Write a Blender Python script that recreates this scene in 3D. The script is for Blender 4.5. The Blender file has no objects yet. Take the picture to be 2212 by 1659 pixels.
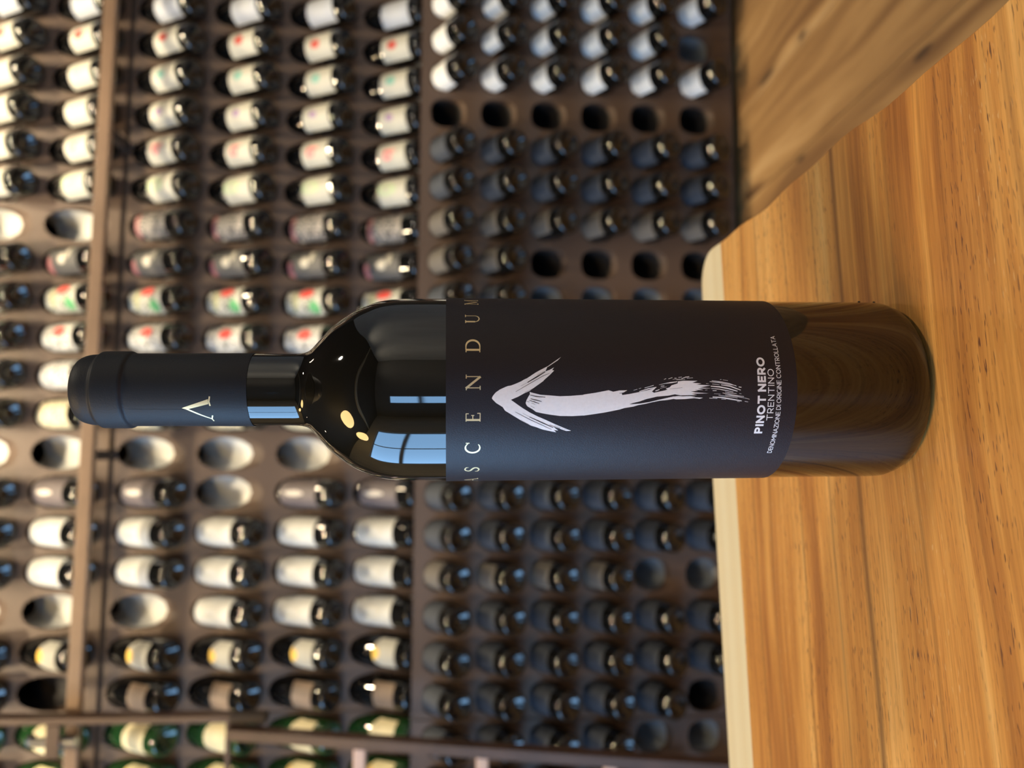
import bpy, bmesh, math, random
from mathutils import Matrix, Vector
random.seed(7)
PI = math.pi
C = bpy.context.scene.collection
scn = bpy.context.scene

# ------------------------------------------------------------------ camera (phone held sideways: rolled 90 degrees)
PITCH, CAM_H = 0.083, 0.1895
cam_data = bpy.data.cameras.new('camera')
cam = bpy.data.objects.new('camera', cam_data)
C.objects.link(cam)
F = Vector((0, math.cos(PITCH), -math.sin(PITCH)))
DN = Vector((0, -math.sin(PITCH), -math.cos(PITCH)))
RT = Vector((1, 0, 0))
cam.matrix_world = Matrix(((DN.x, RT.x, -F.x, 0), (DN.y, RT.y, -F.y, 0), (DN.z, RT.z, -F.z, CAM_H), (0, 0, 0, 1)))
cam_data.sensor_width = 36
cam_data.sensor_fit = 'HORIZONTAL'
cam_data.lens = 36 * 1661 / 2212
cam_data.clip_start = 0.02
cam_data.dof.use_dof = True
cam_data.dof.focus_distance = 0.295
cam_data.dof.aperture_fstop = 8.2
scn.camera = cam

# ------------------------------------------------------------------ world: bright overcast-blue daylight outside
world = bpy.data.worlds.new('daylight')
scn.world = world
world.use_nodes = True
wn = world.node_tree.nodes
wn['Background'].inputs[0].default_value = (0.31, 0.60, 1.0, 1)
wn['Background'].inputs[1].default_value = 5.0

scn.view_settings.view_transform = 'Standard'
scn.view_settings.look = 'None'
scn.view_settings.gamma = 1
scn.view_settings.use_curve_mapping = False
scn.view_settings.exposure = 0.9
scn.cycles.max_bounces = 8
scn.cycles.diffuse_bounces = 4
scn.cycles.glossy_bounces = 4
scn.cycles.sample_clamp_indirect = 6
scn.cycles.caustics_reflective = False
scn.cycles.caustics_refractive = False

FLOOR_Z, CEIL_Z = -0.58, 2.10
X0, X1, Y0, Y1 = -2.30, 2.60, -3.20, 2.75
WIN1 = (-1.40, 0.90, -0.50, 1.42)      # left wall: y0, y1, z0, z1
WIN2 = (-1.05, -0.45, -0.30, 1.10)     # back wall: x0, x1, z0, z1

def light(name, kind, loc, energy, color, size=0.05, target=None, spot=None, blend=0.5):
    d = bpy.data.lights.new(name, kind)
    d.energy = energy
    d.color = color
    if kind == 'AREA':
        d.size = size
    else:
        d.shadow_soft_size = size
    if spot:
        d.spot_size = spot
        d.spot_blend = blend
    o = bpy.data.objects.new(name, d)
    C.objects.link(o)
    o.location = loc
    if target is not None:
        o.rotation_euler = (Vector(target) - Vector(loc)).to_track_quat('-Z', 'Y').to_euler()
    return o

# portals help sampling of the daylight that comes through the two real windows
def portal(name, loc, sx, sy, target):
    o = light(name, 'AREA', loc, 1, (1, 1, 1), sx, target)
    o.data.shape = 'RECTANGLE'
    o.data.size = sx
    o.data.size_y = sy
    o.data.cycles.is_portal = True
    return o
portal('window_portal', (X0 - 0.02, (WIN1[0] + WIN1[1]) / 2, (WIN1[2] + WIN1[3]) / 2), 2.3, 2.0, (0, (WIN1[0] + WIN1[1]) / 2, (WIN1[2] + WIN1[3]) / 2))
portal('window_portal', ((WIN2[0] + WIN2[1]) / 2, Y0 - 0.02, (WIN2[2] + WIN2[3]) / 2), 1.4, 1.4, ((WIN2[0] + WIN2[1]) / 2, 0, (WIN2[2] + WIN2[3]) / 2))

WARM = (1.0, 0.80, 0.52)
# ceiling downlights washing the rack
SPOTS = [(-0.85, 1.16), (0.10, 1.24), (1.00, 1.32)]
for i, (x, y) in enumerate(SPOTS):
    light('rack_downlight', 'SPOT', (x, y, CEIL_Z - 0.04), 40, WARM, 0.03, (x, y + 0.80, 0.75), 1.45, 0.9)
    light('rack_top_downlight', 'SPOT', (x - .3, y + .02, CEIL_Z - 0.04), 29, (1.0, 0.84, 0.58), 0.03, (x - .3, y + 0.85, 1.42), 0.95, 0.9)
for x, y in ((-1.15, 1.50), (-0.50, 1.56), (0.28, 1.62), (0.82, 1.67)):
    light('grazing_downlight', 'SPOT', (x, y, CEIL_Z - 0.04), 14, WARM, 0.022, (x, y + 0.30, FLOOR_Z), 1.7, 0.7)
# one downlight to the right of the table
light('table_downlight', 'SPOT', (0.99, 0.20, CEIL_Z - 0.04), 20, (1.0, 0.88, 0.70), 0.05, (0.55, 0.5, FLOOR_Z), 2.2, 0.9)

# lamps washing the pale walls behind and to the right of the camera
light('wall_washer', 'SPOT', (1.55, -1.6, CEIL_Z - 0.06), 110, (1.0, 0.90, 0.74), 0.12, (2.1, -2.6, 0.5), 2.3, 1.0)
light('wall_washer', 'SPOT', (1.75, -0.3, CEIL_Z - 0.06), 62, (1.0, 0.90, 0.74), 0.12, (2.6, -0.5, 0.8), 2.0, 1.0)

# ------------------------------------------------------------------ material helpers
def new_mat(name):
    m = bpy.data.materials.new(name)
    m.use_nodes = True
    nt = m.node_tree
    b = nt.nodes['Principled BSDF']
    return m, nt, b

def pmat(name, col, rough=0.5, metal=0.0, spec=0.5, coat=0.0, bump=0.0, bscale=200, var=0.0, vscale=8):
    m, nt, b = new_mat(name)
    b.inputs['Base Color'].default_value = (*col, 1)
    b.inputs['Roughness'].default_value = rough
    b.inputs['Metallic'].default_value = metal
    b.inputs['Specular IOR Level'].default_value = spec
    b.inputs['Coat Weight'].default_value = coat
    b.inputs['Coat Roughness'].default_value = 0.02
    tc = nt.nodes.new('ShaderNodeTexCoord')
    if bump:
        n = nt.nodes.new('ShaderNodeTexNoise')
        n.inputs['Scale'].default_value = bscale
        n.inputs['Detail'].default_value = 3
        bp = nt.nodes.new('ShaderNodeBump')
        bp.inputs['Strength'].default_value = bump
        bp.inputs['Distance'].default_value = 0.002
        nt.links.new(tc.outputs['Object'], n.inputs['Vector'])
        nt.links.new(n.outputs['Fac'], bp.inputs['Height'])
        nt.links.new(bp.outputs['Normal'], b.inputs['Normal'])
    if var:
        n = nt.nodes.new('ShaderNodeTexNoise')
        n.inputs['Scale'].default_value = vscale
        n.inputs['Detail'].default_value = 4
        r = nt.nodes.new('ShaderNodeValToRGB')
        r.color_ramp.elements[0].position = 0.3
        r.color_ramp.elements[1].position = 0.7
        r.color_ramp.elements[0].color = (*[c * (1 - var) for c in col], 1)
        r.color_ramp.elements[1].color = (*[min(1, c * (1 + var)) for c in col], 1)
        nt.links.new(tc.outputs['Object'], n.inputs['Vector'])
        nt.links.new(n.outputs['Fac'], r.inputs['Fac'])
        nt.links.new(r.outputs['Color'], b.inputs['Base Color'])
    return m

def mth(nt, op, a, b=None, c=None):
    n = nt.nodes.new('ShaderNodeMath')
    n.operation = op
    for i, v in enumerate((a, b, c)):
        if v is None:
            continue
        if isinstance(v, (int, float)):
            n.inputs[i].default_value = v
        else:
            nt.links.new(v, n.inputs[i])
    return n.outputs[0]

def comb(nt, x, y, z=0.0):
    n = nt.nodes.new('ShaderNodeCombineXYZ')
    for i, v in enumerate((x, y, z)):
        if isinstance(v, (int, float)):
            n.inputs[i].default_value = v
        else:
            nt.links.new(v, n.inputs[i])
    return n.outputs[0]

def noise(nt, vec, scale=1.0, detail=3, rough=0.5, dist=0.0):
    n = nt.nodes.new('ShaderNodeTexNoise')
    n.inputs['Scale'].default_value = scale
    n.inputs['Detail'].default_value = detail
    n.inputs['Roughness'].default_value = rough
    n.inputs['Distortion'].default_value = dist
    nt.links.new(vec, n.inputs['Vector'])
    return n.outputs['Fac']

def ramp(nt, fac, stops, interp='LINEAR'):
    r = nt.nodes.new('ShaderNodeValToRGB')
    cr = r.color_ramp
    cr.interpolation = interp
    while len(cr.elements) < len(stops):
        cr.elements.new(0.5)
    for e, (p, c) in zip(cr.elements, stops):
        e.position = p
        e.color = (*c, 1) if len(c) == 3 else c
    nt.links.new(fac, r.inputs['Fac'])
    return r.outputs['Color']

def mix(nt, fac, a, b, blend='MIX'):
    n = nt.nodes.new('ShaderNodeMix')
    n.data_type = 'RGBA'
    n.blend_type = blend
    ins = [s for s in n.inputs if s.type == 'RGBA']
    if isinstance(fac, (int, float)):
        n.inputs[0].default_value = fac
    else:
        nt.links.new(fac, n.inputs[0])
    for s, v in zip(ins, (a, b)):
        if isinstance(v, tuple):
            s.default_value = (*v, 1)
        else:
            nt.links.new(v, s)
    return [s for s in n.outputs if s.type == 'RGBA'][0]

def wood(name, stops, streaks=55, pores=0.5, rough=0.38, seed=0.0, seam=None, knots=False, fine=0.35, wav=0.03, coat=0.0, xf=0.9, knot_spots=(), grain=0.0):
    """long grain along local X; colour bands across local Y"""
    m, nt, b = new_mat(name)
    tc = nt.nodes.new('ShaderNodeTexCoord')
    sp = nt.nodes.new('ShaderNodeSeparateXYZ')
    nt.links.new(tc.outputs['Object'], sp.inputs[0])
    x, y, z = sp.outputs
    low = noise(nt, comb(nt, mth(nt, 'MULTIPLY', x, 2.2), mth(nt, 'MULTIPLY', y, 5.0), seed), 1, 2)
    yy = mth(nt, 'ADD', y, mth(nt, 'MULTIPLY', mth(nt, 'SUBTRACT', low, 0.5), wav))
    if knots:
        v = nt.nodes.new('ShaderNodeTexVoronoi')
        v.inputs['Scale'].default_value = 1
        nt.links.new(comb(nt, mth(nt, 'MULTIPLY', x, 1.6), mth(nt, 'MULTIPLY', y, 6.5), seed), v.inputs['Vector'])
        kd = v.outputs['Distance']
        yy = mth(nt, 'ADD', yy, mth(nt, 'MULTIPLY', mth(nt, 'POWER', 2.718, mth(nt, 'MULTIPLY', kd, -7.0)), 0.05))
    band = noise(nt, comb(nt, mth(nt, 'MULTIPLY', x, xf), mth(nt, 'MULTIPLY', yy, streaks), seed), 1, 5, 0.6)
    col = ramp(nt, band, stops)
    f2 = noise(nt, comb(nt, mth(nt, 'MULTIPLY', x, 3.0), mth(nt, 'MULTIPLY', yy, streaks * 9), seed + 3), 1, 5, 0.7)
    fc = ramp(nt, f2, [(0.3, (0.72, 0.66, 0.58)), (0.7, (1.12, 1.12, 1.12))])
    col = mix(nt, fine * 2, col, fc, 'MULTIPLY')
    if grain:
        gv = noise(nt, comb(nt, mth(nt, 'MULTIPLY', x, 28.0), mth(nt, 'MULTIPLY', yy, 950.0), seed + 40), 1, 3, 0.7)
        gc = ramp(nt, gv, [(0.34, (0.74, 0.68, 0.62)), (0.5, (1.0, 1.0, 1.0)), (0.66, (1.16, 1.18, 1.2))])
        col = mix(nt, grain, col, gc, 'MULTIPLY')
        sv = noise(nt, comb(nt, mth(nt, 'MULTIPLY', x, 1.3), mth(nt, 'MULTIPLY', yy, 210.0), seed + 50), 1, 2, 0.5)
        sc = ramp(nt, sv, [(0.30, (0.62, 0.52, 0.46)), (0.40, (1.0, 1.0, 1.0))])
        col = mix(nt, grain * 0.8, col, sc, 'MULTIPLY')
    if pores:
        pv = noise(nt, comb(nt, mth(nt, 'MULTIPLY', x, 130.0), mth(nt, 'MULTIPLY', y, 1100.0), seed), 1, 1)
        pmask = noise(nt, comb(nt, mth(nt, 'MULTIPLY', x, 3.0), mth(nt, 'MULTIPLY', y, 26.0), seed + 9), 1, 2)
        pf = mth(nt, 'MULTIPLY', ramp(nt, pv, [(0.63, (0, 0, 0)), (0.69, (1, 1, 1))]), ramp(nt, pmask, [(0.42, (0, 0, 0)), (0.58, (1, 1, 1))]))
        col = mix(nt, mth(nt, 'MULTIPLY', pf, pores), col, (0.10, 0.035, 0.03))
        lv = noise(nt, comb(nt, mth(nt, 'MULTIPLY', x, 160.0), mth(nt, 'MULTIPLY', y, 900.0), seed + 21), 1, 1)
        lm = noise(nt, comb(nt, mth(nt, 'MULTIPLY', x, 3.5), mth(nt, 'MULTIPLY', y, 22.0), seed + 30), 1, 2)
        glint = mth(nt, 'MULTIPLY', ramp(nt, lv, [(0.66, (0, 0, 0)), (0.72, (1, 1, 1))]), ramp(nt, lm, [(0.50, (0, 0, 0)), (0.62, (1, 1, 1))]))
        col = mix(nt, mth(nt, 'MULTIPLY', glint, 0.45), col, (0.85, 0.58, 0.28))  # pale dashes: window-light glints painted into the wood colour
    if seam:
        for sy, wdt, amt in seam:
            d = mth(nt, 'ABSOLUTE', mth(nt, 'SUBTRACT', yy, sy))
            k = mth(nt, 'MULTIPLY', ramp(nt, mth(nt, 'DIVIDE', d, wdt), [(0.15, (1, 1, 1)), (1.0, (0, 0, 0))]), amt)
            col = mix(nt, k, col, (0.16, 0.055, 0.02))
    if knots:
        k = mth(nt, 'MULTIPLY', ramp(nt, kd, [(0.03, (1, 1, 1)), (0.14, (0, 0, 0))]), 0.75)
        col = mix(nt, k, col, (0.10, 0.05, 0.025))
    for kx, ky, rx, ry in knot_spots:
        dx = mth(nt, 'DIVIDE', mth(nt, 'SUBTRACT', x, kx), rx)
        dy = mth(nt, 'DIVIDE', mth(nt, 'SUBTRACT', y, ky), ry)
        d = mth(nt, 'SQRT', mth(nt, 'ADD', mth(nt, 'MULTIPLY', dx, dx), mth(nt, 'MULTIPLY', dy, dy)))
        d = mth(nt, 'ADD', d, mth(nt, 'MULTIPLY', mth(nt, 'SUBTRACT', low, 0.5), 1.5))
        halo = mth(nt, 'MULTIPLY', ramp(nt, mth(nt, 'MULTIPLY', d, 0.33), [(0.2, (1, 1, 1)), (1.0, (0, 0, 0))]), 0.35)
        col = mix(nt, halo, col, (0.16, 0.085, 0.04))
        col = mix(nt, mth(nt, 'MULTIPLY', ramp(nt, d, [(0.5, (1, 1, 1)), (1.1, (0, 0, 0))]), 0.8), col, (0.05, 0.03, 0.02))
    nt.links.new(col, b.inputs['Base Color'])
    b.inputs['Roughness'].default_value = rough
    b.inputs['Specular IOR Level'].default_value = 0.4
    b.inputs['Coat Weight'].default_value = coat
    b.inputs['Coat Roughness'].default_value = 0.25
    bp = nt.nodes.new('ShaderNodeBump')
    bp.inputs['Strength'].default_value = 0.12
    bp.inputs['Distance'].default_value = 0.001
    nt.links.new(f2, bp.inputs['Height'])
    nt.links.new(bp.outputs['Normal'], b.inputs['Normal'])
    return m

# ------------------------------------------------------------------ mesh helpers
def link(name, bm, mat, parent=None, smooth=False, mats=None):
    me = bpy.data.meshes.new(name)
    bmesh.ops.recalc_face_normals(bm, faces=bm.faces)
    bm.to_mesh(me)
    bm.free()
    for mm in (mats or [mat]):
        me.materials.append(mm)
    if smooth:
        for p in me.polygons:
            p.use_smooth = True
    o = bpy.data.objects.new(name, me)
    C.objects.link(o)
    if parent is not None:
        o.parent = parent
    return o

def sharp(o, ang=0.6):
    me = o.data
    bm = bmesh.new()
    bm.from_mesh(me)
    for e in bm.edges:
        if len(e.link_faces) == 2 and e.calc_face_angle(0) > ang:
            e.smooth = False
    bm.to_mesh(me)
    bm.free()
    return o

def box(bm, x0, x1, y0, y1, z0, z1, bev=0.0):
    r = bmesh.ops.create_cube(bm, size=1)
    vs = r['verts']
    for v in vs:
        v.co = Vector((x0 + (v.co.x + .5) * (x1 - x0), y0 + (v.co.y + .5) * (y1 - y0), z0 + (v.co.z + .5) * (z1 - z0)))
    if bev:
        es = list({e for v in vs for e in v.link_edges})
        bmesh.ops.bevel(bm, geom=es, offset=bev, segments=2, affect='EDGES', profile=0.5)
    return bm

def lathe(bm, prof, n=48, cap0=True, cap1=True):
    rings = []
    for r, z in prof:
        if r < 1e-6:
            rings.append([bm.verts.new((0, 0, z))])
        else:
            rings.append([bm.verts.new((r * math.sin(2 * PI * i / n), -r * math.cos(2 * PI * i / n), z)) for i in range(n)])
    for a, b_ in zip(rings, rings[1:]):
        for i in range(n):
            j = (i + 1) % n
            if len(a) == 1 and len(b_) == 1:
                continue
            if len(a) == 1:
                bm.faces.new((a[0], b_[j], b_[i]))
            elif len(b_) == 1:
                bm.faces.new((a[i], a[j], b_[0]))
            else:
                bm.faces.new((a[i], a[j], b_[j], b_[i]))
    return bm

def smooth_prof(pts, k=4):
    """Catmull-Rom through (r,z) points"""
    out = []
    P = [pts[0]] + list(pts) + [pts[-1]]
    for i in range(1, len(P) - 2):
        p0, p1, p2, p3 = P[i - 1:i + 3]
        for j in range(k):
            t = j / k
            q = []
            for a in range(2):
                q.append(0.5 * ((2 * p1[a]) + (-p0[a] + p2[a]) * t + (2 * p0[a] - 5 * p1[a] + 4 * p2[a] - p3[a]) * t * t + (-p0[a] + 3 * p1[a] - 3 * p2[a] + p3[a]) * t ** 3))
            out.append(tuple(q))
    out.append(pts[-1])
    return out

def tube(bm, p0, p1, r, n=12, r2=None):
    p0, p1 = Vector(p0), Vector(p1)
    q = (p1 - p0).to_track_quat('Z', 'Y').to_matrix()
    L = (p1 - p0).length
    r2 = r if r2 is None else r2
    a = [bm.verts.new(p0 + q @ Vector((r * math.cos(2 * PI * i / n), r * math.sin(2 * PI * i / n), 0))) for i in range(n)]
    b_ = [bm.verts.new(p0 + q @ Vector((r2 * math.cos(2 * PI * i / n), r2 * math.sin(2 * PI * i / n), L))) for i in range(n)]
    for i in range(n):
        bm.faces.new((a[i], a[(i + 1) % n], b_[(i + 1) % n], b_[i]))
    bm.faces.new(a[::-1])
    bm.faces.new(b_)
    return bm

def empty(name, M=None, loc=None):
    o = bpy.data.objects.new(name, None)
    C.objects.link(o)
    o.empty_display_size = 0.05
    if M is not None:
        o.matrix_world = M
    if loc is not None:
        o.location = loc
    return o

def tag(o, label, cat, group=None):
    o['label'] = label
    o['category'] = cat
    if group:
        o['group'] = group
    return o

def structure(o):
    o['kind'] = 'structure'
    return o
# ------------------------------------------------------------------ the room
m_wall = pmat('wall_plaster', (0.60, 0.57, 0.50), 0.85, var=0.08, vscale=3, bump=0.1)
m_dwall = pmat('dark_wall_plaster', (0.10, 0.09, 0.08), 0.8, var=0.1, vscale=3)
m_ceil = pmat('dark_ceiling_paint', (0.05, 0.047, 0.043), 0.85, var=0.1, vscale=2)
m_frame = pmat('window_frame_paint', (0.35, 0.36, 0.36), 0.5)
m_brass = pmat('lamp_brass', (0.55, 0.38, 0.16), 0.3, metal=1.0)

def wall_with_hole(name, axis, pos, a0, a1, z0, z1, hole, th, mat):
    bm = bmesh.new()
    h0, h1, k0, k1 = hole
    for (p, q, r, s) in ((a0, h0, z0, z1), (h1, a1, z0, z1), (h0, h1, z0, k0), (h0, h1, k1, z1)):
        if axis == 'x':
            box(bm, min(pos, pos + th), max(pos, pos + th), p, q, r, s)
        else:
            box(bm, p, q, min(pos, pos + th), max(pos, pos + th), r, s)
    return structure(link(name, bm, mat))

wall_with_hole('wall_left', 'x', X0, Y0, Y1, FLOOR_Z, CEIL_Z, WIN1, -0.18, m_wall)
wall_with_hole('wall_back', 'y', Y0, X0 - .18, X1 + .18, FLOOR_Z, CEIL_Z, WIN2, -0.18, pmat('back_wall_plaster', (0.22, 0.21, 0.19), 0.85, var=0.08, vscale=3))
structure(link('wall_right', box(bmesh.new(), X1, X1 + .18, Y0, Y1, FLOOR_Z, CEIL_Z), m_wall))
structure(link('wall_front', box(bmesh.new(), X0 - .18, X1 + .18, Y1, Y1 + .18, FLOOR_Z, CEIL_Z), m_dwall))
structure(link('trim_1', box(bmesh.new(), X0 + .01, X1 - .01, -1.22, -1.13, CEIL_Z - .05, CEIL_Z - .001), pmat('pale_ceiling_trim', (.6, .52, .36), .6)))
structure(link('ceiling', box(bmesh.new(), X0 - .18, X1 + .18, Y0 - .18, Y1 + .18, CEIL_Z, CEIL_Z + .12), m_ceil))

def window(name, axis, pos, w, nx, nz):
    a0, a1, z0, z1 = w
    bm = bmesh.new()
    t = 0.045
    def bar(p, q, r, s):
        if axis == 'x':
            box(bm, pos - .10, pos - .04, p, q, r, s)
        else:
            box(bm, p, q, pos - .10, pos - .04, r, s)
    bar(a0, a1, z0, z0 + t); bar(a0, a1, z1 - t, z1)
    bar(a0, a0 + t, z0 + t, z1 - t); bar(a1 - t, a1, z0 + t, z1 - t)
    for i in range(1, nx):
        c = a0 + (a1 - a0) * i / nx
        bar(c - t / 2, c + t / 2, z0 + t, z1 - t)
    for i in range(1, nz):
        c = z0 + (z1 - z0) * i / nz
        for j in range(nx):
            l = a0 + (a1 - a0) * j / nx + t / 2 + (t / 2 if j == 0 else 0)
            r_ = a0 + (a1 - a0) * (j + 1) / nx - t / 2 - (t / 2 if j == nx - 1 else 0)
            bar(l, r_, c - t / 2, c + t / 2)
    structure(link(name, bm, m_frame))
window('window_1', 'x', X0, WIN1, 2, 2)
window('window_2', 'y', Y0, WIN2, 1, 2)

# floor of wide knotty boards
floor_root = empty('floor')
floor_root['kind'] = 'structure'
FYAW = math.radians(97.1)
fw = [wood('knotty_floorboard_%d' % i, [(0.34, (0.21, 0.110, 0.046)), (0.46, (0.33, 0.185, 0.074)), (0.54, (0.41, 0.240, 0.098)), (0.66, (0.54, 0.345, 0.16))], streaks=12 + i * 2, pores=0, rough=0.5, seed=i * 7.3, knots=True, wav=0.10, fine=0.12, knot_spots=((1.70, -.962, .045, .010), (1.513, -.955, .018, .010), (1.117, -.682, .030, .009), (1.552, -.690, .030, .010))) for i in range(3)]
PW = 0.235
Rz = Matrix.Rotation(FYAW, 4, 'Z')
inv = Rz.inverted()
k = 0
for i in range(-16, 17):
    # board i covers local y in [i*PW, (i+1)*PW]; clip its length to the room
    bm = bmesh.new()
    xs = []
    bm2 = box(bm, -5, 5, i * PW + .0012, (i + 1) * PW - .0012, -0.022, 0, 0.0015)
    for co, no in (((X0, 0, 0), (-1, 0, 0)), ((X1, 0, 0), (1, 0, 0)), ((0, Y0, 0), (0, -1, 0)), ((0, Y1, 0), (0, 1, 0))):
        geom = bm.verts[:] + bm.edges[:] + bm.faces[:]
        r = bmesh.ops.bisect_plane(bm, geom=geom, plane_co=inv @ Vector(co), plane_no=(inv.to_3x3() @ Vector(no)), clear_outer=True)
        ed = [e for e in r['geom_cut'] if isinstance(e, bmesh.types.BMEdge)]
        if ed:
            bmesh.ops.contextual_create(bm, geom=ed)
    if len(bm.verts) < 6:
        bm.free()
        continue
    o = link('floorboard', bm, fw[k % 3], floor_root)
    o.matrix_local = Matrix.Translation((0, 0, FLOOR_Z)) @ Rz
    k += 1
structure(link('floor_base', box(bmesh.new(), X0 - .18, X1 + .18, Y0 - .18, Y1 + .18, FLOOR_Z - .14, FLOOR_Z - .0225), m_dwall))

# ------------------------------------------------------------------ the table
TYAW = math.radians(9.7)
TH = 0.04
table = empty('wooden_table', Matrix.Translation((0, 0, FLOOR_Z)))
tag(table, 'honey-coloured wooden table with pale sapwood far edge under the wine bottle', 'table')
stops = [(0.29, (0.33, 0.120, 0.034)), (0.40, (0.55, 0.230, 0.056)), (0.49, (0.70, 0.325, 0.080)), (0.57, (0.80, 0.410, 0.112)), (0.69, (0.94, 0.57, 0.20))]
m_board = wood('oiled_hardwood', stops, streaks=52, pores=0.85, seed=4.0, seam=[(0.3485, 0.0034, 0.7), (0.463, 0.0022, 0.45), (0.405, 0.0016, 0.35), (0.440, 0.003, 0.25), (0.375, 0.0012, 0.4), (0.300, 0.002, 0.35), (0.262, 0.0015, 0.3), (0.222, 0.0025, 0.25)], wav=0.05, xf=2.4, fine=0.2, grain=0.55)
m_sap = wood('pale_sapwood', [(0.3, (0.88, 0.74, 0.45)), (0.7, (0.97, 0.88, 0.62))], streaks=60, pores=0, seed=5.0, wav=0.01, fine=0.15)
def right_x(y):
    return 0.1827 + (y - 0.447) * 0.0537 + 0.0012 * math.sin(y * 41) + 0.0008 * math.sin(y * 97 + 1)
bounds = [0.543, 0.4985, 0.348, 0.165, -0.02, -0.21, -0.40]
for bi in range(6):
    y1, y0 = bounds[bi], bounds[bi + 1]
    pts = []
    nseg = 14
    if bi == 0:
        # rounded far corner: the last stretch of the right edge rolls into the far edge
        cr = 0.024
        yc = y1 - cr
        for i in range(6):
            y = y0 + (yc - y0) * i / 6
            pts.append((right_x(y), y))
        for i in range(9):
            t = PI / 2 * i / 8
            pts.append((right_x(yc) - cr + cr * math.cos(t), yc + cr * math.sin(t)))
    else:
        for i in range(nseg + 1):
            y = y0 + (y1 - y0) * i / nseg
            pts.append((right_x(y), y))
    pts += [(-1.25, y1), (-1.25, y0)]
    bm = bmesh.new()
    top = [bm.verts.new((x, y, 0)) for x, y in pts]
    f = bm.faces.new(top)
    r = bmesh.ops.extrude_face_region(bm, geom=[f])
    for v in r['geom']:
        if isinstance(v, bmesh.types.BMVert):
            v.co.z -= TH
    bmesh.ops.recalc_face_normals(bm, faces=bm.faces)
    edges = [e for e in bm.edges if all(abs(v.co.z) < 1e-6 for v in e.verts)]
    outer = [e for e in edges if not (abs(e.verts[0].co.y - e.verts[1].co.y) < 1e-6 and (bi > 0 or abs(e.verts[0].co.y - y0) < 1e-6))]
    bmesh.ops.bevel(bm, geom=outer, offset=0.0012, segments=2, affect='EDGES')
    o = link('tabletop_board', bm, m_sap if bi == 0 else m_board, table)
    if bi == 0:
        o['label'] = 'pale cream sapwood board along far edge'
    o.matrix_local = Matrix.Translation((0, 0, -FLOOR_Z)) @ Matrix.Rotation(TYAW, 4, 'Z')
for lx, ly in ((0.10, 0.44), (0.06, -0.33), (-1.15, 0.44), (-1.15, -0.33)):
    bm = box(bmesh.new(), lx - .035, lx + .035, ly - .035, ly + .035, 0, -FLOOR_Z - TH, 0.003)
    o = link('table_leg', bm, m_board, table)
    o.matrix_local = Matrix.Rotation(TYAW, 4, 'Z')

# ------------------------------------------------------------------ the featured bottle
BX, BY = -0.0023, 0.3208
m_glass, nt, b = new_mat('dark_bottle_glass')
b.inputs['Base Color'].default_value = (0.006, 0.005, 0.003, 1)
b.inputs['Roughness'].default_value = 0.035
b.inputs['IOR'].default_value = 1.52
b.inputs['Coat Weight'].default_value = 0.4
b.inputs['Coat Roughness'].default_value = 0.01
m_paper = pmat('black_label_paper', (0.010, 0.006, 0.009), 0.50, spec=0.42, bump=0.14, bscale=2600)
m_white = pmat('white_print', (0.96, 0.96, 0.97), 0.6, var=0.03, vscale=900)
m_gold = pmat('gold_foil_print', (0.83, 0.66, 0.36), 0.42, metal=0.55)
m_caps = pmat('matte_navy_capsule', (0.014, 0.016, 0.020), 0.55, spec=0.32, bump=0.08, bscale=1500)

bottle = empty('wine_bottle', Matrix.Translation((BX, BY, 0)))
tag(bottle, 'large dark wine bottle with black arrow label standing on the wooden table', 'bottle')
prof = [(0.0, 0.030), (0.012, 0.026), (0.022, 0.012), (0.0275, 0.003), (0.0300, 0.0003), (0.0325, 0.0), (0.0352, 0.0014), (0.0370, 0.0050), (0.0376, 0.010), (0.0376, 0.030)]
body = smooth_prof(prof, 4)
body += [(0.0376, 0.06), (0.0376, 0.12), (0.0375, 0.185)]
body += smooth_prof([(0.0375, 0.195), (0.0374, 0.204), (0.0371, 0.211), (0.0363, 0.2166), (0.0349, 0.2212), (0.0327, 0.2263), (0.0296, 0.2312), (0.0257, 0.2363), (0.0205, 0.2413), (0.0168, 0.2447), (0.0152, 0.2475), (0.0147, 0.2520), (0.0146, 0.262)], 4)
body += [(0.0145, 0.30), (0.0138, 0.331), (0.0095, 0.333), (0.0, 0.333)]
o = link('glass_body', lathe(bmesh.new(), body, 160), m_glass, bottle, smooth=True)
cap = [(0.0148, 0.2676), (0.0149, 0.2679), (0.01475, 0.290), (0.01465, 0.3130)]
cap += smooth_prof([(0.01465, 0.3135), (0.0147, 0.3145), (0.0154, 0.3157), (0.0155, 0.3175), (0.01545, 0.3250), (0.0152, 0.3264), (0.0144, 0.3274), (0.0142, 0.3290), (0.0139, 0.3315), (0.0130, 0.3340), (0.0114, 0.3356), (0.0085, 0.3364), (0.0, 0.3366)], 4)
cap_o = link('capsule', lathe(bmesh.new(), cap, 128), m_caps, bottle, smooth=True)
cap_o['label'] = 'matte dark navy capsule with gold emblem'
for ang, z in ((1.02, 0.0135), (1.08, 0.0055)):
    bm = bmesh.new()
    bmesh.ops.create_icosphere(bm, subdivisions=2, radius=0.0006)
    o = link('glass_bump', bm, m_glass, bottle, smooth=True)
    o.location = (0.0376 * math.sin(ang + .45), -0.0376 * math.cos(ang + .45), z)

LR = 0.0378
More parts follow.
